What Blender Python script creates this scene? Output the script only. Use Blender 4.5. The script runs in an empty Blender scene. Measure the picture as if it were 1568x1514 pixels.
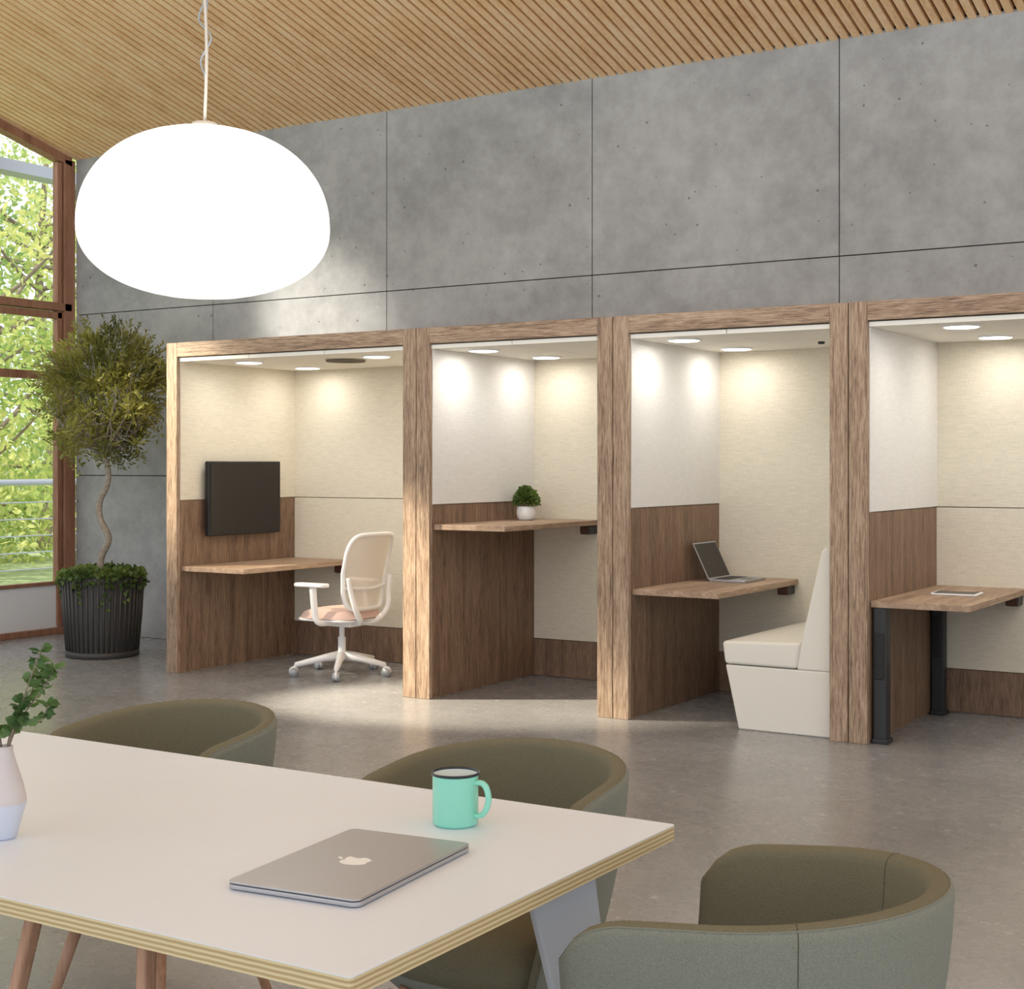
import bpy, math, random
from mathutils import Vector, Matrix
random.seed(7)
scene = bpy.context.scene
COL = scene.collection

def lin(c):
    c = c/255.0
    return c/12.92 if c <= 0.04045 else ((c+0.055)/1.055)**2.4
def rgb(r, g, b): return (lin(r), lin(g), lin(b), 1.0)

# ------------------------------------------------------------------ materials
def mat_new(name):
    m = bpy.data.materials.new(name); m.use_nodes = True
    nt = m.node_tree; b = nt.nodes['Principled BSDF']
    return m, nt, b
def simple(name, col, rough=0.6, metal=0.0, noise=0.0, nscale=40, bump=0.0, spec=0.5, sheen=0.0, nstretch=(1,1,1)):
    m, nt, b = mat_new(name)
    b.inputs['Base Color'].default_value = col
    b.inputs['Roughness'].default_value = rough
    b.inputs['Metallic'].default_value = metal
    b.inputs['Specular IOR Level'].default_value = spec
    if sheen: b.inputs['Sheen Weight'].default_value = sheen
    tc = nt.nodes.new('ShaderNodeTexCoord'); mp = nt.nodes.new('ShaderNodeMapping')
    mp.inputs['Scale'].default_value = nstretch
    nt.links.new(tc.outputs['Object'], mp.inputs['Vector'])
    n = nt.nodes.new('ShaderNodeTexNoise'); n.inputs['Scale'].default_value = nscale; n.inputs['Detail'].default_value = 4
    nt.links.new(mp.outputs['Vector'], n.inputs['Vector'])
    if noise > 0:
        r = nt.nodes.new('ShaderNodeValToRGB')
        a = tuple(max(0, c*(1-noise)) for c in col[:3])+(1,); d = tuple(min(1, c*(1+noise)) for c in col[:3])+(1,)
        r.color_ramp.elements[0].position = 0.3; r.color_ramp.elements[1].position = 0.7
        r.color_ramp.elements[0].color = a; r.color_ramp.elements[1].color = d
        nt.links.new(n.outputs['Fac'], r.inputs['Fac']); nt.links.new(r.outputs['Color'], b.inputs['Base Color'])
    if bump > 0:
        bp = nt.nodes.new('ShaderNodeBump'); bp.inputs['Strength'].default_value = bump; bp.inputs['Distance'].default_value = 0.002
        nt.links.new(n.outputs['Fac'], bp.inputs['Height']); nt.links.new(bp.outputs['Normal'], b.inputs['Normal'])
    return m
def wood(name, dark, mid, light, axis='Z', rough=0.55, s=1.0, bump=0.25, lo=0.36, hi=0.62, w2=0.5):
    m, nt, b = mat_new(name)
    tc = nt.nodes.new('ShaderNodeTexCoord')
    def nz(sc_along, sc_across, detail, rgh):
        mp = nt.nodes.new('ShaderNodeMapping')
        v = [sc_across]*3; v['XYZ'.index(axis)] = sc_along
        mp.inputs['Scale'].default_value = v
        nt.links.new(tc.outputs['Object'], mp.inputs['Vector'])
        n = nt.nodes.new('ShaderNodeTexNoise'); n.inputs['Scale'].default_value = 1.0
        n.inputs['Detail'].default_value = detail; n.inputs['Roughness'].default_value = rgh
        n.inputs['Distortion'].default_value = 0.3
        nt.links.new(mp.outputs['Vector'], n.inputs['Vector']); return n
    n1 = nz(1.1*s, 16*s, 6, 0.6); n2 = nz(9*s, 150*s, 3, 0.75)
    mx = nt.nodes.new('ShaderNodeMath'); mx.operation = 'MULTIPLY_ADD'
    mx.inputs[1].default_value = 1-w2
    ml = nt.nodes.new('ShaderNodeMath'); ml.operation = 'MULTIPLY'; ml.inputs[1].default_value = w2
    nt.links.new(n2.outputs['Fac'], ml.inputs[0])
    nt.links.new(n1.outputs['Fac'], mx.inputs[0]); nt.links.new(ml.outputs[0], mx.inputs[2])
    r = nt.nodes.new('ShaderNodeValToRGB')
    e = r.color_ramp.elements; e[0].position = lo; e[0].color = dark; e[1].position = hi; e[1].color = light
    k = e.new((lo+hi)/2); k.color = mid
    nt.links.new(mx.outputs[0], r.inputs['Fac']); nt.links.new(r.outputs['Color'], b.inputs['Base Color'])
    b.inputs['Roughness'].default_value = rough
    bp = nt.nodes.new('ShaderNodeBump'); bp.inputs['Strength'].default_value = bump; bp.inputs['Distance'].default_value = 0.002
    nt.links.new(mx.outputs[0], bp.inputs['Height']); nt.links.new(bp.outputs['Normal'], b.inputs['Normal'])
    return m
def concrete(name, base, amp, rough, pit_scale, pit_thr, pit_col, rough_amp=0.0, light_specks=None, fine=0.4):
    m, nt, b = mat_new(name); N = nt.nodes; L = nt.links
    tc = N.new('ShaderNodeTexCoord')
    def noise(sc, det, r=0.55):
        n = N.new('ShaderNodeTexNoise'); n.inputs['Scale'].default_value = sc; n.inputs['Detail'].default_value = det
        n.inputs['Roughness'].default_value = r; L.new(tc.outputs['Object'], n.inputs['Vector']); return n
    n1 = noise(1.1, 6, 0.6); n2 = noise(9, 8, 0.65)
    ad = N.new('ShaderNodeMath'); ad.operation = 'MULTIPLY_ADD'; ad.inputs[1].default_value = fine
    mu = N.new('ShaderNodeMath'); mu.operation = 'MULTIPLY'; mu.inputs[1].default_value = 1-fine
    L.new(n1.outputs['Fac'], mu.inputs[0]); L.new(n2.outputs['Fac'], ad.inputs[0]); L.new(mu.outputs[0], ad.inputs[2])
    r = N.new('ShaderNodeValToRGB'); e = r.color_ramp.elements
    e[0].position = 0.36; e[1].position = 0.64
    e[0].color = tuple(c*(1-amp) for c in base[:3])+(1,); e[1].color = tuple(min(1, c*(1+amp)) for c in base[:3])+(1,)
    L.new(ad.outputs[0], r.inputs['Fac'])
    def specks(scale, thr, prev, col, strength=1.0, keep=0.35):
        v = N.new('ShaderNodeTexVoronoi'); v.inputs['Scale'].default_value = scale; L.new(tc.outputs['Object'], v.inputs['Vector'])
        sp = N.new('ShaderNodeSeparateColor'); L.new(v.outputs['Color'], sp.inputs['Color'])
        sz = N.new('ShaderNodeMath'); sz.operation = 'MULTIPLY'; sz.inputs[1].default_value = thr; L.new(sp.outputs[0], sz.inputs[0])
        lt = N.new('ShaderNodeMath'); lt.operation = 'LESS_THAN'; L.new(v.outputs['Distance'], lt.inputs[0]); L.new(sz.outputs[0], lt.inputs[1])
        k = N.new('ShaderNodeMath'); k.operation = 'LESS_THAN'; k.inputs[1].default_value = keep; L.new(sp.outputs[1], k.inputs[0])
        m1 = N.new('ShaderNodeMath'); m1.operation = 'MULTIPLY'; L.new(lt.outputs[0], m1.inputs[0]); L.new(k.outputs[0], m1.inputs[1])
        m2 = N.new('ShaderNodeMath'); m2.operation = 'MULTIPLY'; m2.inputs[1].default_value = strength; L.new(m1.outputs[0], m2.inputs[0])
        mix = N.new('ShaderNodeMix'); mix.data_type = 'RGBA'
        L.new(m2.outputs[0], mix.inputs['Factor']); L.new(prev, mix.inputs['A']); mix.inputs['B'].default_value = col
        return mix.outputs['Result']
    out = specks(pit_scale, pit_thr, r.outputs['Color'], pit_col, 0.75)
    if light_specks:
        out = specks(light_specks[0], light_specks[1], out, light_specks[2], 0.55, 0.3)
        out = specks(27, 0.24, out, rgb(104, 103, 101), 0.5, 0.35)
    L.new(out, b.inputs['Base Color'])
    b.inputs['Roughness'].default_value = rough
    if rough_amp:
        mr = N.new('ShaderNodeMapRange'); mr.inputs['From Min'].default_value = 0.3; mr.inputs['From Max'].default_value = 0.7
        mr.inputs['To Min'].default_value = rough-rough_amp; mr.inputs['To Max'].default_value = rough+rough_amp
        L.new(n2.outputs['Fac'], mr.inputs['Value']); L.new(mr.outputs['Result'], b.inputs['Roughness'])
    bp = N.new('ShaderNodeBump'); bp.inputs['Strength'].default_value = 0.06; bp.inputs['Distance'].default_value = 0.01
    L.new(n2.outputs['Fac'], bp.inputs['Height']); L.new(bp.outputs['Normal'], b.inputs['Normal'])
    return m
def linen(name, col, amp=0.05):
    m, nt, b = mat_new(name); N = nt.nodes; L = nt.links
    tc = N.new('ShaderNodeTexCoord')
    def nz(sc):
        mp = N.new('ShaderNodeMapping'); mp.inputs['Scale'].default_value = sc; L.new(tc.outputs['Object'], mp.inputs['Vector'])
        n = N.new('ShaderNodeTexNoise'); n.inputs['Scale'].default_value = 1; n.inputs['Detail'].default_value = 3; L.new(mp.outputs['Vector'], n.inputs['Vector']); return n
    a = nz((14, 14, 170)); c = nz((160, 160, 30))
    mu = N.new('ShaderNodeMath'); mu.operation = 'MULTIPLY_ADD'; mu.inputs[1].default_value = 0.6
    m2 = N.new('ShaderNodeMath'); m2.operation = 'MULTIPLY'; m2.inputs[1].default_value = 0.4
    L.new(c.outputs['Fac'], m2.inputs[0]); L.new(a.outputs['Fac'], mu.inputs[0]); L.new(m2.outputs[0], mu.inputs[2])
    r = N.new('ShaderNodeValToRGB'); r.color_ramp.elements[0].position = 0.36; r.color_ramp.elements[1].position = 0.62
    r.color_ramp.elements[0].color = tuple(x*(1-amp*2) for x in col[:3])+(1,); r.color_ramp.elements[1].color = tuple(min(1, x*(1+amp)) for x in col[:3])+(1,)
    L.new(mu.outputs[0], r.inputs['Fac']); L.new(r.outputs['Color'], b.inputs['Base Color']); b.inputs['Roughness'].default_value = 0.9
    bp = N.new('ShaderNodeBump'); bp.inputs['Strength'].default_value = 0.25; bp.inputs['Distance'].default_value = 0.002
    L.new(mu.outputs[0], bp.inputs['Height']); L.new(bp.outputs['Normal'], b.inputs['Normal'])
    return m
def emis(name, col, st):
    m, nt, b = mat_new(name)
    b.inputs['Base Color'].default_value = (1, 1, 1, 1)
    b.inputs['Emission Color'].default_value = col; b.inputs['Emission Strength'].default_value = st
    return m
def leafmat(name, c1, c2, trans=0.35, nscale=3.0):
    m, nt, b = mat_new(name); N = nt.nodes; L = nt.links
    tc = N.new('ShaderNodeTexCoord'); n = N.new('ShaderNodeTexNoise'); n.inputs['Scale'].default_value = nscale
    L.new(tc.outputs['Object'], n.inputs['Vector'])
    r = N.new('ShaderNodeValToRGB'); r.color_ramp.elements[0].position = 0.38; r.color_ramp.elements[1].position = 0.62
    r.color_ramp.elements[0].color = c1; r.color_ramp.elements[1].color = c2
    L.new(n.outputs['Fac'], r.inputs['Fac']); L.new(r.outputs['Color'], b.inputs['Base Color'])
    b.inputs['Roughness'].default_value = 0.5
    t = N.new('ShaderNodeBsdfTranslucent'); L.new(r.outputs['Color'], t.inputs['Color'])
    mx = N.new('ShaderNodeMixShader'); mx.inputs[0].default_value = trans
    L.new(b.outputs[0], mx.inputs[1]); L.new(t.outputs[0], mx.inputs[2])
    L.new(mx.outputs[0], N['Material Output'].inputs['Surface'])
    return m
def see_through(name, col, amount, rough=0.8, gloss=False):
    m, nt, b = mat_new(name); N = nt.nodes; L = nt.links
    b.inputs['Base Color'].default_value = col; b.inputs['Roughness'].default_value = rough
    tr = N.new('ShaderNodeBsdfTransparent'); mx = N.new('ShaderNodeMixShader'); mx.inputs[0].default_value = amount
    src = b
    if gloss:
        src = N.new('ShaderNodeBsdfGlossy'); src.inputs['Roughness'].default_value = 0.02
    L.new(src.outputs[0], mx.inputs[1]); L.new(tr.outputs[0], mx.inputs[2])
    L.new(mx.outputs[0], N['Material Output'].inputs['Surface'])
    return m

OAK = (rgb(108, 86, 68), rgb(158, 133, 110), rgb(188, 165, 142))
WAL = (rgb(84, 64, 50), rgb(126, 100, 80), rgb(154, 127, 105))
M = {}
M['oak_z'] = wood('oak_vertical', *OAK, axis='Z', bump=0.5, w2=0.72, lo=0.37, hi=0.62); M['oak_x'] = wood('oak_horizontal', *OAK, axis='X', bump=0.5, w2=0.72, lo=0.37, hi=0.62)
M['oak_y'] = wood('desk_oak', rgb(124,99,80), rgb(164,138,115), rgb(194,169,146), axis='Y')
M['wal_z'] = wood('walnut_vertical', *WAL, axis='Z', w2=0.62)
M['frame'] = wood('window_frame_wood', rgb(122, 82, 62), rgb(154, 110, 86), rgb(172, 130, 106), axis='Z')
M['slat'] = wood('ceiling_slat_wood', rgb(226, 182, 132), rgb(248, 208, 160), rgb(254, 226, 186), axis='Y', s=0.6)
M['slatback'] = simple('ceiling_backing', rgb(112, 76, 46), 0.8, noise=0.2)
M['wall'] = concrete('concrete_wall_panel', rgb(157, 158, 158), 0.25, 0.75, 14, 0.14, rgb(92, 90, 88))
M['joint'] = simple('joint_dark', rgb(46, 46, 46), 0.9)  # dark backing behind the open panel joints
M['floor'] = concrete('polished_concrete', rgb(150, 151, 153), 0.12, 0.27, 7, 0.09, rgb(104, 103, 102), 0.04, (16, 0.24, rgb(204, 203, 202)), 0.25)
M['fabric'] = linen('cream_linen', rgb(226, 218, 200))
M['fabric_w'] = linen('white_linen', rgb(232, 230, 226), 0.03)
M['bench'] = simple('bench_upholstery', rgb(230, 227, 217), 0.85, noise=0.03, nscale=200, bump=0.15)
M['boothceil'] = simple('booth_ceiling', rgb(238, 235, 226), 0.8)
M['seam'] = simple('seam_dark', rgb(120, 112, 98), 0.9)
M['black'] = simple('black_metal', rgb(44, 45, 48), 0.45, noise=0.05)
M['blackgloss'] = simple('screen_glass', rgb(26, 20, 18), 0.3)
M['blackplastic'] = simple('black_plastic', rgb(26, 26, 27), 0.5)
M['redbr'] = simple('bracket_brown', rgb(84, 48, 36), 0.5)
M['alu'] = simple('aluminium', rgb(188, 189, 194), 0.4, metal=0.7)
M['aludark'] = simple('aluminium_edge', rgb(120, 124, 132), 0.4, metal=0.8)
M['white'] = simple('white_plastic', rgb(240, 241, 242), 0.45)
M['emblem'] = simple('emblem_white', rgb(250, 250, 250), 0.35)
M['lam'] = simple('white_laminate', rgb(233, 239, 249), 0.42, noise=0.01, nscale=4)
M['tubin'] = simple('olive_wool', rgb(118, 112, 90), 0.95, noise=0.16, nscale=420, bump=0.8)
M['tubout'] = simple('greygreen_wool', rgb(134, 136, 123), 0.95, noise=0.16, nscale=420, bump=0.8, sheen=0.1)
M['stitch'] = simple('stitch', rgb(78, 74, 58), 0.9)
M['legtan'] = wood('leg_wood', rgb(160, 116, 88), rgb(190, 146, 118), rgb(206, 164, 136), axis='Z')
M['leggrey'] = simple('leg_painted', rgb(206, 210, 218), 0.5)
M['mint'] = simple('mint_enamel', rgb(152, 230, 208), 0.22)
M['rim'] = simple('rim_enamel', rgb(28, 44, 50), 0.25)
M['mugin'] = simple('mug_inner', rgb(222, 226, 220), 0.3)
M['ceramic'] = simple('vase_ceramic', rgb(214, 206, 206), 0.55, noise=0.04, nscale=30)
M['ceramicb'] = simple('vase_ceramic_blue', rgb(206, 214, 230), 0.5)
M['pink'] = simple('seat_fabric', rgb(212, 184, 174), 0.9, noise=0.05, nscale=200)
M['meshw'] = see_through('chair_mesh', rgb(236, 233, 226), 0.08)
M['glass'] = see_through('window_glass', (1, 1, 1, 1), 0.95, gloss=True)
M['pot'] = simple('pot_dark', rgb(66, 65, 64), 0.5, noise=0.08, nscale=20)
M['soil'] = simple('soil', rgb(60, 46, 34), 0.95, noise=0.4, nscale=60)
M['bark'] = simple('bark', rgb(160, 152, 140), 0.9, noise=0.25, nscale=40, bump=0.5)
M['barkd'] = simple('bark_dark', rgb(142, 126, 112), 0.9, noise=0.25, nscale=10)
M['leafA'] = leafmat('topiary_leaf', rgb(88, 94, 46), rgb(180, 180, 90))
M['leafB'] = leafmat('ivy_leaf', rgb(66, 92, 40), rgb(128, 150, 74))
M['leafC'] = leafmat('stem_leaf', rgb(66, 98, 50), rgb(112, 144, 84), nscale=20)
M['leafT'] = leafmat('tree_leaf', rgb(180, 200, 110), rgb(232, 230, 150), 0.5, 0.6)
M['leafT2'] = leafmat('tree_leaf_green', rgb(146, 178, 104), rgb(200, 216, 134), 0.5, 0.6)
M['grass'] = simple('grass', rgb(166, 180, 130), 0.95, noise=0.3, nscale=2)
M['down'] = emis('downlight_lens', (1.0, 0.96, 0.88, 1), 7.0)
M['cord'] = simple('cord', rgb(220, 214, 202), 0.4)
M['frost'] = simple('frosted_panel', rgb(240, 244, 250), 0.5)
M['steel'] = simple('steel', rgb(170, 176, 182), 0.4, metal=0.3)
m, nt, b = mat_new('plywood_edge')
tc = nt.nodes.new('ShaderNodeTexCoord'); wv = nt.nodes.new('ShaderNodeTexWave'); wv.bands_direction = 'Z'
wv.inputs['Scale'].default_value = 42; wv.inputs['Distortion'].default_value = 0.6
r = nt.nodes.new('ShaderNodeValToRGB'); r.color_ramp.elements[0].color = rgb(184, 158, 112); r.color_ramp.elements[1].color = rgb(230, 212, 168)
nt.links.new(tc.outputs['Object'], wv.inputs['Vector']); nt.links.new(wv.outputs['Fac'], r.inputs['Fac']); nt.links.new(r.outputs['Color'], b.inputs['Base Color'])
b.inputs['Roughness'].default_value = 0.6; M['ply'] = m
# opal glass: soft shading put into the emission, dimmer toward the bottom
m, nt, b = mat_new('pendant_opal')
tc = nt.nodes.new('ShaderNodeTexCoord'); sp = nt.nodes.new('ShaderNodeSeparateXYZ'); nt.links.new(tc.outputs['Object'], sp.inputs[0])
mr = nt.nodes.new('ShaderNodeMapRange'); mr.interpolation_type = 'SMOOTHSTEP'
mr.inputs['From Min'].default_value = 1.855; mr.inputs['From Max'].default_value = 1.97; mr.inputs['To Min'].default_value = 0.75; mr.inputs['To Max'].default_value = 4.0
nt.links.new(sp.outputs['Z'], mr.inputs['Value']); nt.links.new(mr.outputs['Result'], b.inputs['Emission Strength'])
b.inputs['Base Color'].default_value = (0.9, 0.9, 0.88, 1); b.inputs['Emission Color'].default_value = (1.0, 0.975, 0.93, 1); b.inputs['Roughness'].default_value = 0.3
M['pendant'] = m

# ------------------------------------------------------------------ helpers
def empty(name, loc=(0, 0, 0), rz=0.0, world=False):
    e = bpy.data.objects.new(name, None); e.empty_display_size = 0.1
    e.location = loc; e.rotation_euler = (0, 0, rz); COL.objects.link(e)
    e['world'] = 1 if world else 0
    return e
def mesh(name, verts, faces, mats, parent=None, smooth=False, midx=None, loc=None):
    me = bpy.data.meshes.new(name); me.from_pydata([tuple(v) for v in verts], [], faces); me.update()
    if not isinstance(mats, (list, tuple)): mats = [mats]
    for mm in mats: me.materials.append(mm)
    if midx:
        for p, i in zip(me.polygons, midx): p.material_index = i
    if smooth:
        for p in me.polygons: p.use_smooth = True
    o = bpy.data.objects.new(name, me); COL.objects.link(o)
    if loc is not None: o.location = loc
    if parent is not None:
        o.parent = parent
        if parent['world']: o.location = -Vector(parent.location)
    return o
BF = [(0,3,2,1),(4,5,6,7),(0,1,5,4),(1,2,6,5),(2,3,7,6),(3,0,4,7)]
def bv(x0,x1,y0,y1,z0,z1):
    return [(x0,y0,z0),(x1,y0,z0),(x1,y1,z0),(x0,y1,z0),(x0,y0,z1),(x1,y0,z1),(x1,y1,z1),(x0,y1,z1)]
def bevel(o, w, seg=2):
    md = o.modifiers.new('bevel', 'BEVEL'); md.width = w; md.segments = seg; md.limit_method = 'ANGLE'
    md.harden_normals = False
    for p in o.data.polygons: p.use_smooth = True
    wn = o.modifiers.new('wn', 'WEIGHTED_NORMAL'); wn.keep_sharp = False
def box(name, x0,x1,y0,y1,z0,z1, mat, parent=None, bev=0.0, seg=2):
    o = mesh(name, bv(x0,x1,y0,y1,z0,z1), BF, mat, parent)
    if bev: bevel(o, bev, seg)
    return o
def boxes(name, lst, mat, parent=None, bev=0.0):
    V, F = [], []
    for bx in lst:
        k = len(V); V += bv(*bx); F += [tuple(i+k for i in f) for f in BF]
    o = mesh(name, V, F, mat, parent)
    if bev: bevel(o, bev)
    return o
def lathe(name, prof, mats, parent=None, seg=48, loc=(0,0,0), midx=None, cx=0, cy=0):
    V, F, MI = [], [], []
    n = len(prof)
    for r_, z in prof:
        for i in range(seg):
            a = 2*math.pi*i/seg; V.append((cx+r_*math.cos(a), cy+r_*math.sin(a), z))
    for j in range(n-1):
        for i in range(seg):
            k = (i+1) % seg
            F.append((j*seg+i, j*seg+k, (j+1)*seg+k, (j+1)*seg+i)); MI.append(midx[j] if midx else 0)
    o = mesh(name, V, F, mats, parent, True, MI)
    if parent is None or not parent['world']: o.location = loc
    return o
def catmull(pts, sub=6):
    P = [Vector(p) for p in pts]; out = []
    for i in range(len(P)-1):
        p0 = P[max(i-1,0)]; p1 = P[i]; p2 = P[i+1]; p3 = P[min(i+2,len(P)-1)]
        for s in range(sub):
            t = s/sub
            out.append(0.5*((2*p1)+(-p0+p2)*t+(2*p0-5*p1+4*p2-p3)*t*t+(-p0+3*p1-3*p2+p3)*t**3))
    out.append(P[-1]); return out
def tube_data(pts, rad, seg=8, closed=False, sx=1.0):
    P = [Vector(p) for p in pts]; n = len(P); V, F = [], []
    R = rad if isinstance(rad, (list, tuple)) else [rad]*n
    if len(R) != n:
        R = [R[0]+(R[-1]-R[0])*i/(n-1) for i in range(n)]
    up = None
    for i in range(n):
        if closed: t = (P[(i+1)%n]-P[i-1]).normalized()
        else: t = (P[min(i+1,n-1)]-P[max(i-1,0)]).normalized()
        if up is None:
            a = Vector((0,0,1)) if abs(t.z) < 0.9 else Vector((1,0,0))
            up = (a - t*a.dot(t)).normalized()
        else: up = (up - t*up.dot(t)).normalized()
        sd = t.cross(up)
        for k in range(seg):
            a = 2*math.pi*k/seg; V.append(P[i]+(up*math.cos(a)+sd*math.sin(a)*sx)*R[i])
    m_ = n if closed else n-1
    for i in range(m_):
        j = (i+1) % n
        for k in range(seg):
            l = (k+1) % seg; F.append((i*seg+k, i*seg+l, j*seg+l, j*seg+k))
    if not closed:
        F.append(tuple(range(seg-1,-1,-1))); F.append(tuple((n-1)*seg+k for k in range(seg)))
    return V, F
def tube(name, pts, rad, mat, parent=None, seg=8, closed=False, sx=1.0):
    V, F = tube_data(pts, rad, seg, closed, sx); return mesh(name, V, F, mat, parent, True)
def tubes(name, lst, mat, parent=None, seg=6):
    V, F = [], []
    for pts, rad in lst:
        v, f = tube_data(pts, rad, seg); k = len(V); V += v; F += [tuple(i+k for i in g) for g in f]
    return mesh(name, V, F, mat, parent, True)
def prism(name, poly, z0, z1, mats, parent=None, bev=0.0, side_idx=0):
    n = len(poly); V = [(x,y,z0) for x,y in poly]+[(x,y,z1) for x,y in poly]
    F = [tuple(range(n-1,-1,-1)), tuple(range(n,2*n))]+[(i,(i+1)%n,n+(i+1)%n,n+i) for i in range(n)]
    MI = [0,0]+[side_idx]*n
    o = mesh(name, V, F, mats, parent, False, MI)
    if bev: bevel(o, bev)
    return o
def rrect(x0,x1,y0,y1,r,seg=6):
    out = []
    for cx,cy,a0 in ((x1-r,y1-r,0),(x0+r,y1-r,90),(x0+r,y0+r,180),(x1-r,y0+r,270)):
        for i in range(seg+1):
            a = math.radians(a0+90*i/seg); out.append((cx+r*math.cos(a), cy+r*math.sin(a)))
    return out
def leaf_mesh(name, items, mat, parent=None):
    V, F = [], []
    for p, d, L_, w in items:
        p = Vector(p); d = Vector(d).normalized()
        q = Vector((random.gauss(0,1), random.gauss(0,1), random.gauss(0,1))); s = d.cross(q)
        if s.length < 1e-4: continue
        s.normalize(); nn = s.cross(d)
        k = len(V)
        V += [p, p+d*L_*0.3+s*w*0.5+nn*w*0.12, p+d*L_*0.7+s*w*0.42+nn*w*0.12, p+d*L_, p+d*L_*0.7-s*w*0.42+nn*w*0.12, p+d*L_*0.3-s*w*0.5+nn*w*0.12]
        F += [(k,k+1,k+2,k+3),(k,k+3,k+4,k+5)]
    return mesh(name, V, F, mat, parent, False)
def rdir():
    while True:
        v = Vector((random.uniform(-1,1),random.uniform(-1,1),random.uniform(-1,1)))
        if 0.05 < v.length < 1: return v.normalized()

# ------------------------------------------------------------------ camera
cam = bpy.data.cameras.new('camera'); co = bpy.data.objects.new('camera', cam); COL.objects.link(co)
cam.sensor_width = 36; cam.lens = 51.96; cam.shift_y = -0.0293; cam.clip_end = 300
co.location = (0,0,1.39); co.rotation_euler = (math.radians(90),0,math.radians(32.04))
scene.camera = co

# ------------------------------------------------------------------ room shell
WX = -9.6; WY = 8.5; CZ = 3.92; SL = 0.256; YB = -3.5; XR = 6.0
box('floor', WX-0.15, XR, YB, WY+0.15, -0.1, 0.0, M['floor'])
L_ = []
xs = [-3.019+1.68*k for k in range(-4, 6)]; xs = [x for x in xs if x > WX+0.1 and x < XR]
xs = [WX]+xs+[XR]; zs = [0, 1.30, 2.631, CZ+0.02]; g = 0.0035
for i in range(len(xs)-1):
    for j in range(3):
        L_.append((xs[i]+g, xs[i+1]-g, WY, WY+0.04, zs[j]+g, zs[j+1]-g))
wall = boxes('wall_back', L_, M['wall'])
box('joint_backing', WX, XR, WY+0.03, WY+0.15, 0, CZ+0.25, M['joint'], None).parent = wall
V, F, MI = [], [], []
def slabc(x0,x1,zo0,zo1,mi):
    k = len(V)
    ya, yb = WY, YB
    za = CZ; zb = CZ+SL*(WY-YB)
    V.extend([(x0,yb,zb+zo0),(x1,yb,zb+zo0),(x1,ya,za+zo0),(x0,ya,za+zo0),(x0,yb,zb+zo1),(x1,yb,zb+zo1),(x1,ya,za+zo1),(x0,ya,za+zo1)])
    F.extend([tuple(i+k for i in f) for f in BF]); MI.extend([mi]*6)
slabc(WX-0.15, XR, 0.035, 0.2, 1)
x = WX
while x < XR:
    slabc(x, x+0.045, 0.0, 0.036, 0); x += 0.068
mesh('ceiling', V, F, [M['slat'], M['slatback']], None, False, MI)

# window wall
ys = [8.46, 6.0, 3.5, 1.0, -1.5, -3.5]
def ztop(y): return CZ + SL*(WY-y)
for i in range(len(ys)-1):
    y1, y0 = ys[i], ys[i+1]
    w = empty('window_%d' % (i+1), (WX, (y0+y1)/2, 0), world=True)
    fx0, fx1 = WX-0.1, WX
    L_ = [(fx0,fx1,y1-0.075,y1+0.035,0,ztop(y1)-0.02),(fx0+.02,fx1-0.02,y1-0.135,y1-0.085,0.06,ztop(y1)-0.05),
          (fx0,fx1,y0,y0+0.06,0,ztop(y0)-0.02),
          (fx0,fx1,y0,y1,0,0.05),(fx0,fx1,y0,y1,2.655,2.72),(fx0+.02,fx1-0.02,y0,y1,2.59,2.645),
          (fx0+.02,fx1-0.01,y0,y1,2.085,2.15),(fx0+.02,fx1-0.02,y0,y1,0.4,0.43)]
    boxes('frame', L_, M['frame'], w, 0.004)
    za, zb = ztop(y1), ztop(y0); t = 0.07
    mesh('top_rail', [(fx0,y0,zb-t),(fx1,y0,zb-t),(fx1,y1,za-t),(fx0,y1,za-t),(fx0,y0,zb+0.03),(fx1,y0,zb+0.03),(fx1,y1,za+0.03),(fx0,y1,za+0.03)], BF, M['frame'], w)
    box('kick_panel', WX-0.06, WX-0.04, y0+0.05, y1-0.08, 0.05, 0.4, M['frost'], w)
    mesh('glass', [(WX-0.05,y0,0.43),(WX-0.05,y1,0.43),(WX-0.05,y1,za),(WX-0.05,y0,zb)], [(0,1,2,3)], M['glass'], w)
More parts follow.
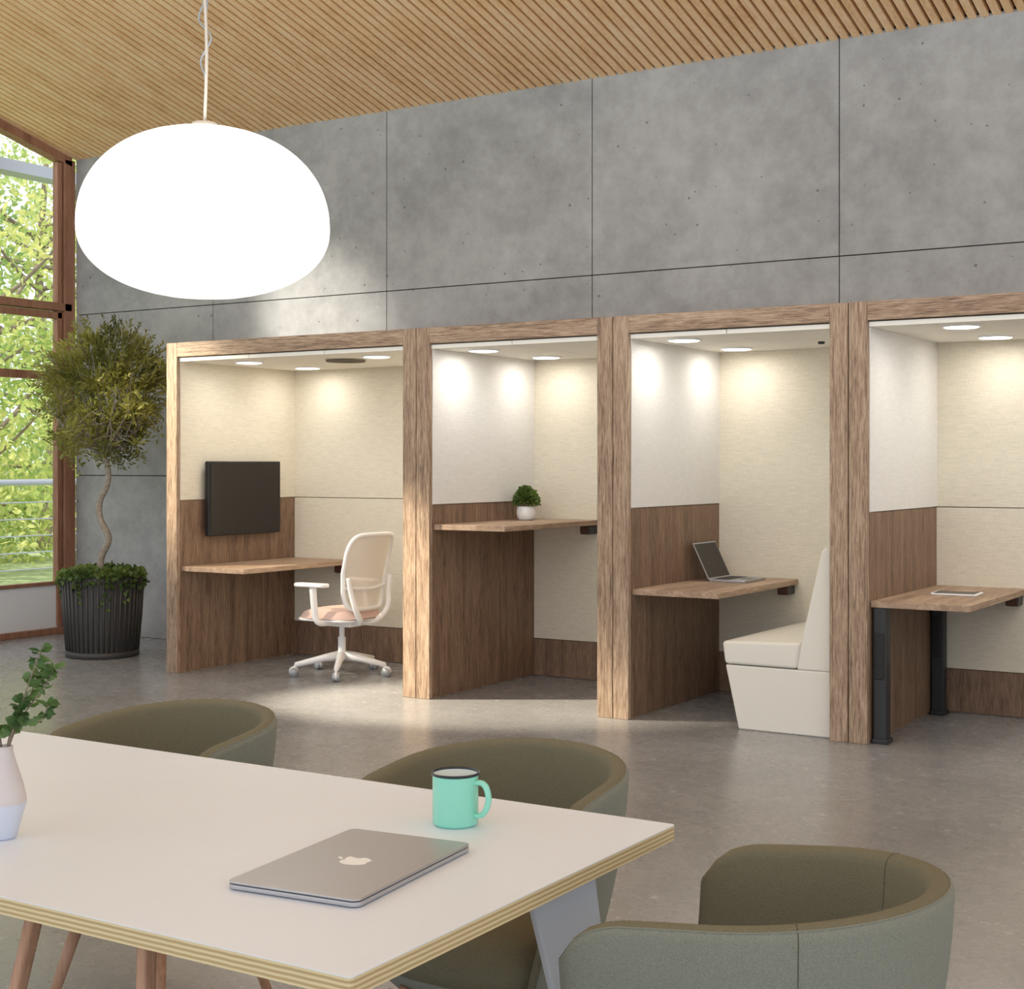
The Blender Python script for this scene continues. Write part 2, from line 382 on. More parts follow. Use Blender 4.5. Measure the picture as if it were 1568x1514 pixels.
# outside
box('ground', -45, WX-0.16, -20, 50, -0.2, -0.06, M['grass'])
rl = empty('balcony_railing', (-10.7, 6, 0), world=True)
L_ = [([(-10.7,-4,1.23),(-10.7,16,1.23)],0.028)]+[([(-10.7,-4,z),(-10.7,16,z)],0.006) for z in (1.05,0.9,0.75,0.6,0.45,0.3)]
tubes('rails', L_, M['steel'], rl)
boxes('posts', [(-10.72,-10.68,y,y+0.04,-0.06,1.23) for y in (-4,-2,0,2,4,6,8,10,12,14,15.9)], M['steel'], rl)
eb = box('trim_1', -10.45, -10.25, -4, 12, 3.88, 3.98, M['steel'])
def tree(loc, H, R, mat, n=6000, zlo=0.2):
    e = empty('tree', loc)
    TB = [(catmull([(0,0,0),(0.15,0.1,H*0.3),(-0.1,0,H*0.55),(0.1,0,H*0.85)],5), [0.13,0.04])]
    cl = []
    for i in range(16):
        a = random.uniform(0,6.28); z0 = random.uniform(zlo,0.7)*H; rr = R*random.uniform(0.5,1)
        z1 = z0+random.uniform(0.05,0.3)*H
        p = (rr*math.cos(a), rr*math.sin(a), z1)
        TB.append((catmull([(0,0,z0),(p[0]*0.5,p[1]*0.5,z0+(z1-z0)*0.35),p],4), [0.045,0.01])); cl.append(p)
        cl.append((p[0]*0.55,p[1]*0.55,z1*0.97))
        cl.append((p[0]*1.0,p[1]*0.9,z1*0.55))
    tubes('trunk', TB, M['barkd'], e)
    it = []
    for i in range(n):
        c = random.choice(cl); d = rdir()*random.random()**0.5*R*0.42
        it.append(((c[0]+d.x, c[1]+d.y, max(0.1,c[2]+d.z*0.8)), rdir()+Vector((0,0,-0.4)), random.uniform(0.07,0.13), random.uniform(0.04,0.065)))
    leaf_mesh('foliage', it, mat, e)
tree((-15.2,11.6,-0.1), 6.0, 2.0, M['leafT'])
tree((-16.6,14.6,-0.1), 6.5, 2.2, M['leafT2'], 7000)
tree((-20,17,-0.1), 8, 3.0, M['leafT'], 11000)
tree((-15.5,7.0,-0.1), 6.5, 2.2, M['leafT2'])
tree((-22,12,-0.1), 8, 3.2, M['leafT2'], 8000)
tree((-19,14.5,-0.1), 2.6, 1.9, M['leafT'], 6000, 0.05)
tree((-22,19,-0.1), 3.0, 2.4, M['leafT2'], 7000, 0.05)
tree((-24,23,-0.1), 3.2, 3.0, M['leafT'], 7000, 0.05)
tree((-18,11.5,-0.1), 2.4, 1.9, M['leafT2'], 6000, 0.05)

# ------------------------------------------------------------------ booths
FY = 7.15; BY = 8.35; HT = 2.2
specs = [(-7.20,-5.151),(-5.147,-3.827),(-3.823,-2.496),(-2.491,-0.55)]
lights = [[(-6.72,7.43),(-5.67,7.45),(-6.76,8.08),(-5.67,8.08)],[(-4.83,7.40),(-4.80,8.08)],[(-3.495,7.36),(-3.495,8.08)],[(-1.99,7.36),(-2.0,8.07),(-1.1,7.36),(-1.1,8.07)]]
for bi,(x0,x1) in enumerate(specs):
    e = empty('office_booth', ((x0+x1)/2, 7.8, 0), world=True); t = 0.095
    boxes('frame_posts', [(x0,x0+t,FY,FY+0.1,0,HT),(x1-t,x1,FY,FY+0.1,0,HT)], M['oak_z'], e, 0.003)
    box('frame_beam', x0+t, x1-t, FY, FY+0.1, HT-0.095, HT, M['oak_x'], e, 0.003)
    boxes('side_walls', [(x0,x0+t-0.006,FY+0.1,BY+0.1,0,HT),(x1-t+0.006,x1,FY+0.1,BY+0.1,0,HT)], M['oak_z'], e)
    box('roof', x0+t, x1-t, FY+0.1, BY+0.1, HT-0.06, HT, M['oak_x'], e)
    box('rear_wall', x0+t, x1-t, BY+0.01, BY+0.1, 0, HT-0.06, M['oak_z'], e)
    ix0, ix1 = x0+t, x1-t
    boxes('wood_lining', [(ix0-0.006,ix0+0.002,FY+0.03,BY,0.01,1.148),(ix1-0.002,ix1+0.006,FY+0.03,BY,0.01,1.148),(ix0,ix1,BY-0.004,BY+0.01,0.005,0.243)], M['wal_z'], e)
    boxes('wall_fabric', [(ix0-0.006,ix0+0.005,FY+0.03,BY,1.153,2.075),(ix1-0.005,ix1+0.006,FY+0.03,BY,1.153,2.075)], M['fabric'] if bi == 0 else M['fabric_w'], e, 0.002)
    bl = [(ix0,ix1,BY-0.006,BY+0.01,0.247,1.148),(ix0,ix1,BY-0.006,BY+0.01,1.153,2.075)] if bi in (0,3) else [(ix0,ix1,BY-0.006,BY+0.01,0.247,2.075)]
    boxes('rear_fabric', bl, M['fabric'], e, 0.002)
    n = 3 if bi == 0 else 2
    cw = (ix1-ix0)/n
    boxes('booth_ceiling_panels', [(ix0+cw*k+0.002, ix0+cw*(k+1)-0.002, a, b_, 2.075, 2.1) for k in range(n) for a,b_ in ((FY+0.02,7.748),(7.752,BY))], M['boothceil'], e, 0.001)
    for (lx,ly) in lights[bi]:
        lathe('downlight_lens', [(0,2.064),(0.078,2.064),(0.085,2.068)], M['down'], e, 32, cx=lx, cy=ly)
        lathe('downlight_ring', [(0.085,2.066),(0.097,2.067),(0.099,2.075)], M['white'], e, 32, cx=lx, cy=ly)
        ld = bpy.data.lights.new('downlight','AREA'); ld.shape = 'DISK'; ld.size = 0.16; ld.energy = 1.9
        ld.color = (1.0,0.95,0.88)
        lo = bpy.data.objects.new('downlight', ld); COL.objects.link(lo); lo.parent = e
        lo.location = Vector((lx,ly,2.055))-Vector(e.location)
    if bi == 0:
        for k,(a,b_) in enumerate([(0.06,0.075),(0.085,0.1),(0.11,0.13)]):
            lathe('air_vent', [(a,2.07),(a,2.062),(b_,2.062),(b_,2.072)], M['seam'], e, 32, cx=-6.06, cy=7.63)
    lathe('sensor', [(0,2.06),(0.018,2.062),(0.02,2.076)], M['black'], e, 16, cx=ix0+ (ix1-ix0)*0.72, cy=7.9)

def desk(name, x0, x1, z, front=FY+0.04, legs=False):
    e = empty(name, ((x0+x1)/2, 7.8, z), world=True)
    box('desk_top', x0, x1, front, BY-0.008, z-0.032, z, M['oak_y'], e, 0.003)
    box('bracket', x1-0.09, x1-0.02, BY-0.12, BY-0.008, z-0.09, z-0.032, M['black'], e, 0.008)
    box('bracket_cap', x1-0.085, x1-0.025, BY-0.125, BY-0.12, z-0.085, z-0.04, M['redbr'], e)
    if legs:
        for y in (front+0.01, 8.2):
            box('leg_column', x0+0.01, x0+0.075, y, y+0.075, 0.02, z-0.032, M['black'], e, 0.004)
            box('leg_inner', x0+0.02, x0+0.065, y-0.006, y+0.08, 0.32, 0.55, M['blackplastic'], e, 0.004)
            box('leg_foot', x0+0.005, x0+0.085, y-0.01, y+0.085, 0, 0.025, M['black'], e, 0.004)
    return e
desk('booth_desk', -7.102, -6.55, 0.71)
desk('standing_desk', -5.049, -4.55, 1.034)
desk('booth_desk', -3.725, -3.215, 0.71)
desk('height_adjustable_desk', -2.392, -1.9, 0.71, legs=True)

# monitor
e = empty('wall_monitor', (-7.05,7.74,1.16), world=True)
box('body', -7.07, -7.03, 7.375, 8.105, 0.905, 1.412, M['blackplastic'], e, 0.008)
box('screen', -7.031, -7.027, 7.39, 8.09, 0.925, 1.397, M['blackgloss'], e)
box('mount', -7.102, -7.07, 7.6, 7.9, 1.05, 1.28, M['blackplastic'], e)

# bench
e = empty('booth_bench', (-2.9,7.8,0), world=True)
def yprism(name, prof, y0, y1, mat, parent, bev):
    n = len(prof); V = [(x,y0,z) for x,z in prof]+[(x,y1,z) for x,z in prof]
    F = [tuple(range(n)), tuple(range(2*n-1,n-1,-1))]+[(i,n+i,n+(i+1)%n,(i+1)%n) for i in range(n)]
    o = mesh(name, V, F, mat, parent); bevel(o, bev, 3); return o
yprism('bench_base', [(-3.11,0.0),(-2.605,0.0),(-2.605,0.335),(-3.185,0.335)], 7.21, 8.34, M['bench'], e, 0.01)
yprism('seat_cushion', [(-3.185,0.34),(-2.785,0.34),(-2.765,0.475),(-3.2,0.46)], 7.2, 8.34, M['bench'], e, 0.018)
yprism('bench_back', [(-2.605,0.335),(-2.605,0.96),(-2.635,0.97),(-2.655,0.95),(-2.765,0.48),(-2.79,0.335)], 7.21, 8.34, M['bench'], e, 0.012)

# open laptop in booth 3
e = empty('laptop', (-3.47,8.03,0.711))
prism('base', rrect(-0.115,0.115,-0.155,0.155,0.012), 0, 0.014, M['alu'], e, 0.002)
box('keyboard', -0.095,0.01,-0.135,0.135,0.0142,0.0152, M['blackplastic'], e)
box('trackpad', 0.03,0.1,-0.05,0.05,0.0142,0.015, M['aludark'], e)
sc = mesh('screen', bv(-0.004,0.002,-0.155,0.155,0,0.23), BF, M['alu'], e); sc.location = (-0.112,0,0.012); sc.rotation_euler = (0,math.radians(-26),0)
sp = mesh('display', bv(0.0021,0.003,-0.148,0.148,0.008,0.222), BF, M['blackgloss'], e); sp.location = (-0.112,0,0.012); sp.rotation_euler = (0,math.radians(-26),0)
# tablet
e = empty('tablet', (-2.13,7.79,0.711), math.radians(4))
prism('body', rrect(-0.12,0.12,-0.09,0.09,0.012), 0, 0.009, M['white'], e, 0.002)
prism('glass', rrect(-0.105,0.105,-0.08,0.08,0.004), 0.0091, 0.0096, M['blackgloss'], e)

# small potted plant on standing desk
e = empty('potted_plant', (-4.925,8.04,1.035))
lathe('pot', [(0,0),(0.042,0),(0.056,0.012),(0.062,0.045),(0.058,0.085),(0.054,0.09),(0.05,0.085),(0.05,0.07),(0,0.07)], M['white'], e, 32)
it = []
for i in range(900):
    d = rdir(); d.z = abs(d.z); k = random.uniform(0.45,1.05)
    p = Vector((d.x*0.078*k, d.y*0.072*k, 0.1+d.z*0.105*k))
    it.append((p, d+Vector((0,0,0.2))+rdir()*0.8, 0.024, 0.019))
leaf_mesh('foliage', it, M['leafB'], e)
tubes('stems', [([(0,0,0.065),(math.cos(a)*0.05,math.sin(a)*0.035,0.15)],[0.003,0.001]) for a in [i*0.6 for i in range(10)]], M['barkd'], e)

# ------------------------------------------------------------------ task chair
def task_chair(loc, rz):
    e = empty('office_chair', loc, rz)
    for i in range(5):
        a = math.radians(90+72*i+14); dx,dy = math.cos(a), math.sin(a)
        tube('base_arm', [(dx*0.02,dy*0.02,0.125),(dx*0.12,dy*0.12,0.115),(dx*0.31,dy*0.31,0.078)], [0.034,0.024,0.017], M['white'], e, 10)
        tube('caster_stem', [(dx*0.31,dy*0.31,0.08),(dx*0.31,dy*0.31,0.05)], 0.009, M['white'], e, 8)
        for s in (-1,1):
            cx,cy = dx*0.32-dy*0.014*s, dy*0.32+dx*0.014*s
            tube('caster_wheel', [(cx+dy*0.009,cy-dx*0.009,0.03),(cx-dy*0.009,cy+dx*0.009,0.03)], 0.03, M['steel'], e, 20)
        tube('caster_hood', [(dx*0.32+dy*0.008,dy*0.32-dx*0.008,0.038),(dx*0.32-dy*0.008,dy*0.32+dx*0.008,0.038)], 0.031, M['white'], e, 16)
    lathe('column', [(0.036,0.1),(0.036,0.15),(0.026,0.16),(0.026,0.25),(0.018,0.25),(0.018,0.34)], M['white'], e, 24)
    box('mechanism', -0.09,0.09,-0.12,0.14,0.325,0.37, M['white'], e, 0.018, 3)
    prism('seat_shell', rrect(-0.225,0.225,-0.23,0.21,0.09), 0.368, 0.388, M['white'], e, 0.008)
    V,F=[],[]; n=18
    for lay in (0,1):
        for j in range(n+1):
            for i in range(n+1):
                u=-1+2*i/n; v=-1+2*j/n
                k=(abs(u)**4+abs(v)**4)**0.25; q=max(abs(u),abs(v)); f_=q/k if k>0 else 1
                x=u*f_*0.23; y=v*f_*0.235-0.01
                z=0.385 if lay==0 else 0.388+0.062*(1-q**6)**0.5-0.02*max(0,-v)**3
                V.append((x,y,z))
    S=(n+1)**2
    for j in range(n):
        for i in range(n):
            a=j*(n+1)+i; F.append((a,a+n+1,a+n+2,a+1)); F.append((S+a,S+a+1,S+a+n+2,S+a+n+1))
    mesh('seat_cushion', V, F, M['pink'], e, True)
    def bpt(u, h):
        z=0.45+h*0.485; w=0.19+0.04*math.sin(h*math.pi*0.75)
        y=0.215+0.02*math.sin(h*3.1)*-1+0.085*max(0.0,h)**1.5 - 0.035*(u*u)*1.0
        return Vector((u*w, y, z))
    loop=[]
    for k in range(64):
        a=2*math.pi*k/64; ca,sa=math.cos(a),math.sin(a)
        pu=math.copysign(abs(ca)**0.3,ca); ph=0.5+0.5*math.copysign(abs(sa)**0.3,sa)
        loop.append(bpt(pu,ph))
    tube('back_frame', loop, 0.015, M['white'], e, 10, True)
    V,F=[],[]; n=20
    for j in range(n+1):
        for i in range(n+1):
            u=-1+2*i/n; v=-1+2*j/n
            k=(abs(u)**6.4+abs(v)**6.4)**(1/6.4); q=max(abs(u),abs(v)); f_=q/k if k>0 else 1
            V.append(bpt(u*f_, 0.5+0.5*v*f_))
    for j in range(n):
        for i in range(n):
            a=j*(n+1)+i; F.append((a,a+1,a+n+2,a+n+1))
    mesh('back_mesh', V, F, M['meshw'], e, True)
    tube('lumbar_band', catmull([bpt(-1,0.3),bpt(-0.5,0.28)+Vector((0,.015,0)),bpt(0,0.27)+Vector((0,.02,0)),bpt(0.5,0.28)+Vector((0,.015,0)),bpt(1,0.3)],5), 0.012, M['white'], e, 8)
    for s in (-1,1):
        tube('back_support', catmull([(0.03*s,0.1,0.35),(0.09*s,0.22,0.37),(0.17*s,0.25,0.45),(0.2*s,0.235,0.56),(0.222*s,0.23,0.66)],5), [0.024,0.014], M['white'], e, 10)
        tube('arm_post', catmull([(0.1*s,0.02,0.36),(0.25*s,0.02,0.365),(0.275*s,0.0,0.42),(0.275*s,-0.02,0.6)],5), [0.018,0.024], M['white'], e, 10)
        o=prism('arm_pad', rrect(0.275*s-0.042,0.275*s+0.042,-0.16,0.1,0.035), 0.598, 0.622, M['white'], e, 0.008)
    return e
task_chair((-6.14,7.69,0), math.radians(-90))

# ------------------------------------------------------------------ topiary tree
e = empty('potted_topiary_tree', (-8.243,7.547,0))
lathe('pot', [(0,0.01),(0.24,0.01),(0.245,0.03),(0.25,0.045),(0.272,0.3),(0.285,0.55),(0.29,0.585),(0.275,0.585),(0.27,0.55),(0,0.55)], [M['pot'],M['soil']], e, 64, midx=[0]*8+[1])
rb=[]
for i in range(44):
    a=2*math.pi*i/44; c_,s_=math.cos(a),math.sin(a)
    rb.append(([(c_*0.252,s_*0.252,0.05),(c_*0.274,s_*0.274,0.3),(c_*0.29,s_*0.29,0.575)],[0.009,0.009,0.009]))
tubes('pot_ribs', rb, M['pot'], e)
lathe('pot_base_ring', [(0.25,0.0),(0.262,0.005),(0.262,0.04),(0.25,0.045)], M['pot'], e, 64)
TB=[(catmull([(0,0,0.5),(-0.02,0,0.7),(0.04,0.02,0.85),(-0.03,0,1.0),(-0.03,0,1.12),(0.05,0,1.25),(0.05,0.0,1.38),(0.0,0,1.48),(0.0,0,1.58)],6),[0.028,0.018])]
it=[]; C=Vector((0.04,0,1.93)); RB=0.45
tips=[]
for i in range(44):
    d=rdir(); d.z=d.z*0.8+0.15; d.normalize()
    if i<20:
        a=i*0.33; d=Vector((math.cos(a),math.sin(a),random.uniform(-0.6,-0.15))).normalized()
    p=C+Vector((d.x*RB,d.y*RB,d.z*RB))*random.uniform(0.75,1.0)
    b0=Vector((0,0,random.uniform(1.44,1.58)))
    mid=b0.lerp(p,0.5)+Vector((random.uniform(-.06,.06),random.uniform(-.06,.06),random.uniform(-0.1,-0.02)))
    path=catmull([b0,mid,p],5); TB.append((path,[0.012,0.003]))
    for k in range(4):
        q=path[random.randint(4,len(path)-1)]; r2=q+rdir()*0.16; TB.append(([q,q.lerp(r2,0.5)+rdir()*0.02,r2],[0.004,0.0015])); tips.append(r2)
    tips.append(p)
for i in range(12500):
    d=rdir(); rr=random.random()**0.38
    p=C+Vector((d.x*RB*0.97,d.y*RB*0.97,d.z*RB*0.95+0.03))*rr
    if d.z<-0.1 and random.random()<0.88: continue
    if math.sin(p.x*17+1)*math.sin(p.y*15)*math.sin(p.z*19)<-0.08: continue
    it.append((p,(d+rdir()*0.7+Vector((0,0,0.35))),random.uniform(0.035,0.055),0.013))
for t_ in tips:
    for k in range(26):
        d=rdir(); it.append((t_+d*random.uniform(0,0.07),d+Vector((0,0,0.5)),random.uniform(0.03,0.055),0.012))
for k in range(160):
    d=rdir(); d.z=abs(d.z)*0.7+random.uniform(-0.5,0.4); d.normalize(); s0=C+d*RB*0.84
    dd=(d+rdir()*0.4+Vector((0,0,0.3))).normalized(); TB.append(([s0,s0+dd*0.17],[0.002,0.001]))
    for j in range(14):
        q=s0+dd*0.0125*j; it.append((q,dd+rdir()*0.9,0.034,0.012))
tubes('trunk', TB, M['bark'], e)
leaf_mesh('foliage', it, M['leafA'], e)
it=[]
for i in range(1100):
    a=random.uniform(0,6.28); rr=0.3*random.random()**0.4
    z=0.58+0.09*random.random()*(1.1-rr/0.4)
    if random.random()<0.25: rr=random.uniform(0.285,0.31); z=random.uniform(0.5,0.62)
    it.append(((rr*math.cos(a),rr*math.sin(a),z),rdir()+Vector((0,0,0.2)),0.04,0.032))
for a0 in (2.8,3.4,4.1,5.6,6.1,5.0):
    for j in range(random.randint(8,18)):
        a=a0+random.uniform(-.1,.1); z=0.58-0.018*j; rr=0.3+0.004*random.random()
        it.append(((rr*math.cos(a),rr*math.sin(a),z),rdir()+Vector((0,0,-0.4)),0.035,0.028))
leaf_mesh('ivy', it, M['leafB'], e)

# ------------------------------------------------------------------ pendant
px,py=-2.969,3.097
e=empty('pendant_lamp',(px,py,0))
R=0.353; zc=2.06; up=0.283; dn=0.197; prof=[]
for i in range(0,25):
    h=-1+i/24; prof.append((R*max(0,1-abs(h)**2.15)**(1/2.15), zc+h*dn))
for i in range(1,25):
    h=i/24; prof.append((R*max(0,1-h**2.2)**(1/2.2), zc+h*up))
lathe('opal_globe', prof, M['pendant'], e, 96)
lathe('cap', [(0.0,2.36),(0.035,2.36),(0.04,2.335),(0.04,2.33)], M['cord'], e, 24)
zt=CZ+SL*(WY-py)+0.02
pts=[(0,0,2.35)]+[(0.012*math.sin(k*1.3),0.01*math.cos(k*1.9),2.35+k*(zt-2.35)/14) for k in range(1,14)]+[(0,0,zt)]
tube('cord', catmull(pts,4), 0.0045, M['cord'], e, 8)
pts=[(0,0,2.35),(0.004,0,2.48),(-0.014,0,2.54),(0.026,0,2.60),(-0.022,0,2.66),(0.012,0,2.74),(0,0,2.9),(0,0,zt)]
tube('suspension_cable', catmull(pts,6), 0.003, M['steel'], e, 6)
lathe('ceiling_rose', [(0,zt-0.09),(0.05,zt-0.09),(0.055,zt-0.05),(0.055,zt)], M['cord'], e, 24)

# ------------------------------------------------------------------ meeting table
TZ=0.74; TX1=-1.166; TX0=-3.6; TY0=1.478; TY1=2.42
e=empty('meeting_table',((TX0+TX1)/2,(TY0+TY1)/2,0),world=True)
poly=rrect(TX0,TX1,TY0,TY1,0.006,2)
prism('table_core', poly, TZ-0.027, TZ-0.0015, [M['ply'],M['ply']], e)
prism('table_surface', poly, TZ-0.0015, TZ, [M['lam'],M['ply']], e)
boxes('under_frame', [(TX0+0.15,TX1-0.15,1.6,1.64,TZ-0.06,TZ-0.027),(TX0+0.15,TX1-0.15,2.24,2.28,TZ-0.06,TZ-0.027)], M['leggrey'], e)
def bladeleg(name, top, bot, w0, w1, th, mat, dirv):
    d=Vector(dirv).normalized(); n=Vector((-d.y,d.x,0)); T=Vector(top); B=Vector(bot); V=[]
    for P,w in ((B,w1),(T,w0)):
        V+=[P-d*w/2-n*th/2,P+d*w/2-n*th/2,P+d*w/2+n*th/2,P-d*w/2+n*th/2]
    o=mesh(name,V,BF,mat,e); bevel(o,0.006,2)
zt_=TZ-0.027
bladeleg('leg_1',(-1.27,2.17,zt_),(-1.2,2.3,0),0.13,0.05,0.03,M['leggrey'],(0.6,0.8,0))
bladeleg('leg_2',(-1.30,1.66,zt_),(-1.22,1.56,0),0.1,0.05,0.03,M['leggrey'],(0.3,-0.8,0))
bladeleg('leg_3',(-1.69,1.64,zt_),(-1.66,1.58,0),0.028,0.022,0.022,M['legtan'],(0,1,0))
bladeleg('leg_4',(-1.95,1.66,zt_),(-2.1,1.58,0),0.028,0.022,0.022,M['legtan'],(0,1,0))
bladeleg('leg_5',(-3.45,1.64,zt_),(-3.5,1.56,0),0.1,0.05,0.03,M['leggrey'],(0.3,0.8,0))
bladeleg('leg_6',(-3.45,2.2,zt_),(-3.5,2.3,0),0.1,0.05,0.03,M['leggrey'],(0.3,0.8,0))

# laptop closed
e=empty('laptop',(-1.473,1.877,TZ+0.0005),math.radians(6.3))
prism('base', rrect(-0.118,0.118,-0.182,0.182,0.014), 0.0015, 0.0085, M['alu'], e, 0.0015)
prism('gap', rrect(-0.114,0.114,-0.178,0.178,0.012), 0.0085, 0.0098, M['aludark'], e)
prism('lid', rrect(-0.118,0.118,-0.182,0.182,0.014), 0.0098, 0.0135, M['alu'], e, 0.0015)
ap=[(0,0.62),(0.12,0.66),(0.3,0.74),(0.52,0.72),(0.68,0.6),(0.56,0.42),(0.5,0.2),(0.54,0.0),(0.66,-0.16),(0.78,-0.24),(0.68,-0.5),(0.52,-0.74),(0.36,-0.88),(0.18,-0.86),(0,-0.8),(-0.18,-0.86),(-0.36,-0.88),(-0.56,-0.72),(-0.74,-0.42),(-0.82,-0.08),(-0.8,0.26),(-0.66,0.54),(-0.44,0.7),(-0.2,0.7)]
s=0.029
fr=[(-y*s, x*s) for x,y in ap]; prism('lid_emblem', fr, 0.0135, 0.0139, M['emblem'], e)
lf=[(0,0.8),(0.04,1.0),(0.18,1.18),(0.36,1.24),(0.34,1.04),(0.2,0.86)]
prism('lid_emblem_leaf', [(-y*s, x*s) for x,y in lf], 0.0135, 0.0139, M['emblem'], e)

# mug
e=empty('coffee_mug',(-1.503,2.209,TZ+0.0005))
lathe('body',[(0,0.0),(0.037,0.0),(0.0415,0.005),(0.0415,0.088),(0.0435,0.0925)],M['mint'],e,48)
lathe('inside',[(0.0415,0.0925),(0.0395,0.088),(0.0385,0.01),(0,0.008)],M['mugin'],e,48)
lathe('rim',[(0.0405,0.0915),(0.0405,0.0945),(0.043,0.0955),(0.0448,0.0935),(0.0445,0.091),(0.0415,0.0895)],M['rim'],e,48)
hd=Vector((0.9,0.1,0)).normalized()
tube('handle', catmull([hd*0.038+Vector((0,0,0.078)),hd*0.053+Vector((0,0,0.079)),hd*0.063+Vector((0,0,0.070)),hd*0.067+Vector((0,0,0.05)),hd*0.062+Vector((0,0,0.032)),hd*0.052+Vector((0,0,0.021)),hd*0.038+Vector((0,0,0.020))],5),0.005,M['mint'],e,10,sx=1.5)

# vase with plant
e=empty('vase_with_plant',(-2.115,1.711,TZ+0.0005))
lathe('vase',[(0,0),(0.021,0),(0.023,0.004),(0.039,0.062),(0.0385,0.07),(0.033,0.095),(0.022,0.13),(0.0165,0.15),(0.016,0.16),(0.0135,0.16),(0.0135,0.14),(0,0.12)],[M['ceramicb'],M['ceramic']],e,14,midx=[0,0,0,1,1,1,1,1,1,1,1])
TB=[];it=[]
for (tx,ty,tz) in [(0.055,0.04,0.33),(0.02,0.06,0.28),(-0.05,0.0,0.32),(0.08,0.03,0.235),(-0.03,-0.05,0.3),(0.06,0.06,0.29)]:
    pth=catmull([(0,0,0.13),(tx*0.3,ty*0.3,0.2),(tx*0.8,ty*0.8,tz-0.03),(tx,ty,tz)],5); TB.append((pth,[0.0018,0.0008]))
    for k,q in enumerate(pth[4:]):
        for s_ in (-1,1):
            d=rdir(); d.z*=0.5; it.append((q,d+Vector((0,0,0.3)),random.uniform(0.018,0.027),random.uniform(0.014,0.019)))
tubes('stems',TB,M['barkd'],e); leaf_mesh('leaves',it,M['leafC'],e)

# ------------------------------------------------------------------ tub chairs
def tub_chair(loc, rz, arm=0.185, seams=False):
    e=empty('tub_chair',loc,rz)
    R=0.255; TH=0.042
    st=[]
    NA=9; NB=30
    for i in range(NA): st.append((Vector((-R-0.004*(1-i/NA),-arm+arm*i/NA,0)),Vector((-1,0,0)),-1+i/NA))
    for i in range(NB+1):
        a=math.pi-math.pi*i/NB; c_,s_=math.cos(a),math.sin(a)
        st.append((Vector((R*c_,R*s_,0)),Vector((c_,s_,0)),0.0))
    for i in range(1,NA+1): st.append((Vector((R+0.004*i/NA,-arm*i/NA,0)),Vector((1,0,0)),i/NA))
    V,F,MI=[],[],[]; B=0.34; rings=[]
    for idx,(p,n,a) in enumerate(st):
        yy=max(0.0,min(1.0,(p.y+arm)/(arm+R)))
        H=0.71+0.055*(yy**0.8)
        endd=min(idx,len(st)-1-idx)
        drop=[0.055,0.026,0.01,0.003][endd] if endd<4 else 0
        H-=drop; th=TH*([0.45,0.85,1,1][endd] if endd<4 else 1)
        ring=[]
        def off(z):
            k=max(0.0,min(1.0,(z-B)/(0.76-B))); return -0.075*(1-k)**1.7
        outz=[B+(H-th*0.5-B)*k/7 for k in range(8)]
        for z in outz: ring.append((p+n*(off(z)+th/2),z))
        for k in range(1,8):
            an=math.pi*k/8; ring.append((p+n*(off(H)+math.cos(an)*th/2),H-th*0.5+math.sin(an)*th*0.5))
        for z in reversed(outz): ring.append((p+n*(off(z)-th/2),z))
        rings.append([Vector((q.x,q.y,z)) for q,z in ring])
    m_=len(rings[0])
    for r_ in rings: V+=r_
    for i in range(len(rings)-1):
        for k in range(m_-1):
            F.append((i*m_+k,(i+1)*m_+k,(i+1)*m_+k+1,i*m_+k+1)); MI.append(0 if k<9 else 1)
        F.append((i*m_+m_-1,(i+1)*m_+m_-1,(i+1)*m_,i*m_)); MI.append(0)
    F.append(tuple(range(m_))); MI.append(1)
    F.append(tuple((len(rings)-1)*m_+k for k in range(m_-1,-1,-1))); MI.append(1)
    mesh('shell',V,F,[M['tubout'],M['tubin']],e,True,MI)
    pip=[r_[9]+Vector((0,0,0.0003)) for r_ in rings]
    tube('rim_piping',pip,0.0014,M['tubout'],e,6)
    if seams:
        for si in (NA+5, NA+NB-5):
            tube('vertical_seam',rings[si],0.0008,M['stitch'],e,5)
    low=[r_[0] for r_ in rings]; n=len(low)
    V=[(q.x,q.y,B) for q in low]+[(q.x*0.8,q.y*0.8,B-0.05) for q in low]
    F=[(i,i+1,n+i+1,n+i) for i in range(n-1)]+[(n-1,0,n,2*n-1)]+[tuple(range(n,2*n))]+[tuple(range(n-1,-1,-1))]
    mesh('underside',V,F,M['tubout'],e,True)
    V,F=[],[]; n=20
    for lay in range(2):
        for j in range(n+1):
            for i in range(n+1):
                u=-1+2*i/n; v=-1+2*j/n
                pw=3.0; k=(abs(u)**pw+abs(v)**pw)**(1/pw); q=min(1.0,max(abs(u),abs(v))); f_=q/k if k>0 else 1
                x=u*f_*0.21; y=v*f_*0.215-0.015
                z=0.35 if lay==0 else 0.39+0.065*(1-q**5)**0.5
                V.append((x,y,z))
    S=(n+1)**2
    for j in range(n):
        for i in range(n):
            a=j*(n+1)+i; F.append((a,a+n+1,a+n+2,a+1)); F.append((S+a,S+a+1,S+a+n+2,S+a+n+1))
    edge=[i for i in range(n+1)]+[j*(n+1)+n for j in range(1,n+1)]+[n*(n+1)+i for i in range(n-1,-1,-1)]+[j*(n+1) for j in range(n-1,0,-1)]
    for i in range(len(edge)):
        a,b_=edge[i],edge[(i+1)%len(edge)]; F.append((a,b_,S+b_,S+a))
    mesh('seat_cushion',V,F,M['tubin'],e,True)
    for sx in (-1,1):
        for sy in (-1,1):
            tube('leg',[(0.13*sx,0.13*sy-0.02,0.3),(0.2*sx,0.2*sy-0.02,0.0)],[0.018,0.011],M['legtan'],e,12)
    return e
tub_chair((-1.69,2.65,0),0)
tub_chair((-2.70,2.68,0),0)
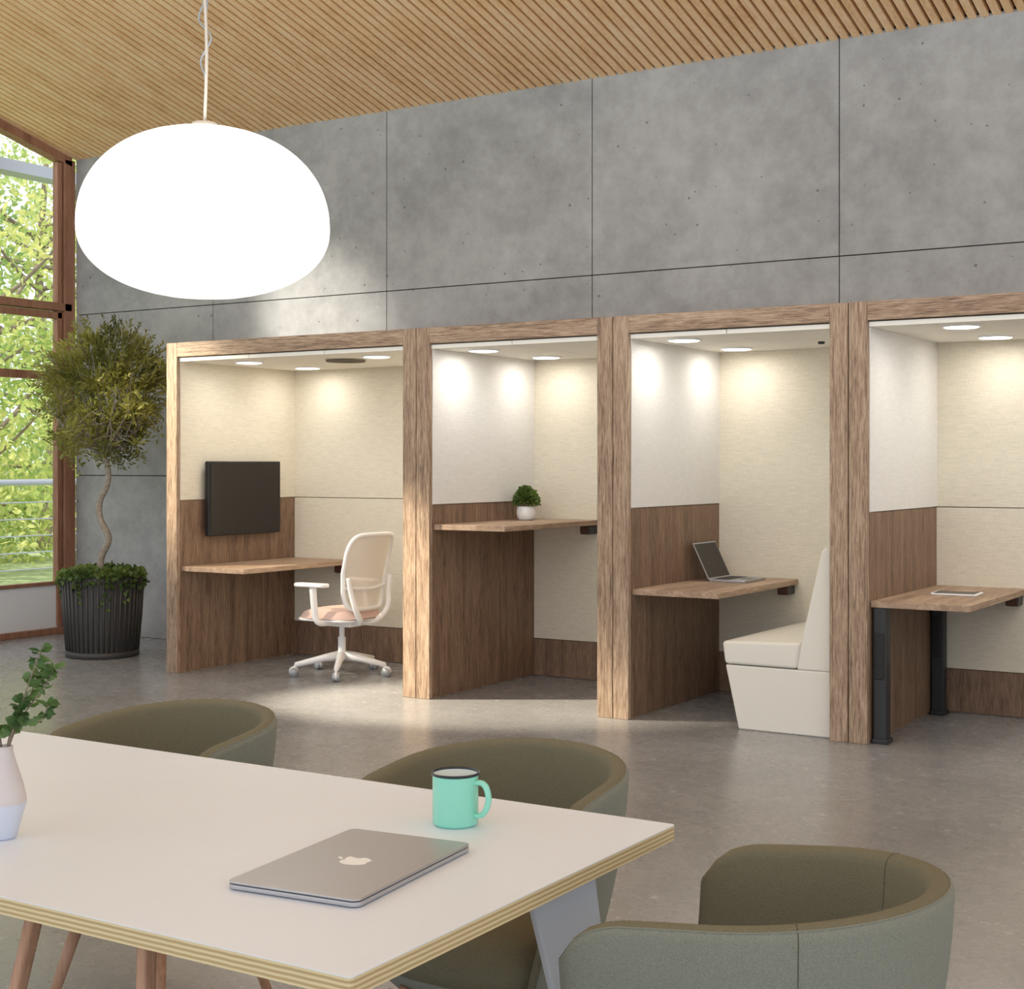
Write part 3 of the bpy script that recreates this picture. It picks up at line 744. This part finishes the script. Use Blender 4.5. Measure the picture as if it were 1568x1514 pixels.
tub_chair((-0.88,2.165,0),math.radians(-90),0.23,True)

# ------------------------------------------------------------------ lights
w=bpy.data.worlds.new('world'); scene.world=w; w.use_nodes=True
bg=w.node_tree.nodes['Background']; bg.inputs['Color'].default_value=(0.90,0.945,1.0,1); bg.inputs['Strength'].default_value=1.4
def spot(name, loc, target, energy, size, blend, rad, col):
    ld=bpy.data.lights.new(name,'SPOT'); ld.energy=energy; ld.spot_size=math.radians(size); ld.spot_blend=blend; ld.shadow_soft_size=rad; ld.color=col
    o=bpy.data.objects.new(name,ld); COL.objects.link(o); o.location=loc
    o.rotation_euler=(Vector(target)-Vector(loc)).to_track_quat('-Z','Y').to_euler(); return o
spot('floor_sunpatch_spot',(-9.2,4.6,3.9),(-5.2,6.95,0.38),5000,18.5,0.75,0.08,(1.0,0.87,0.66))  # added spot, stands in for window sun on floor and second post
spot('post_sunpatch_spot',(-9.0,5.0,3.0),(-7.15,7.15,1.6),1200,30,0.8,0.06,(1.0,0.88,0.66))  # added without a fixture, imitates sun falling on the first post
spot('wall_sunpatch_spot',(-9.2,5.2,3.6),(-7.0,8.5,2.45),1200,18,1.0,0.12,(1.0,0.93,0.8))  # unseen spot added to make the sunlit patch on the wall
ld=bpy.data.lights.new('room_fill_light','AREA'); ld.shape='RECTANGLE'; ld.size=10; ld.size_y=1.5; ld.energy=155; ld.color=(1.0,0.98,0.965)  # unseen fill added to brighten wall, ceiling and floor
o=bpy.data.objects.new('room_fill_light',ld); COL.objects.link(o); o.location=(-2.5,3.0,4.2)
o.rotation_euler=Vector((0,1,0.55)).to_track_quat('-Z','Z').to_euler()
sun=bpy.data.lights.new('sun','SUN'); sun.energy=3.2; sun.angle=math.radians(1); sun.color=(1,0.95,0.87)
so=bpy.data.objects.new('sun',sun); COL.objects.link(so); so.location=(-20,20,20)
so.rotation_euler=Vector((-0.3,0.5,-1.6)).to_track_quat('-Z','Y').to_euler()

scene.view_settings.view_transform='Standard'
scene.view_settings.look='None'
scene.view_settings.exposure=0.0
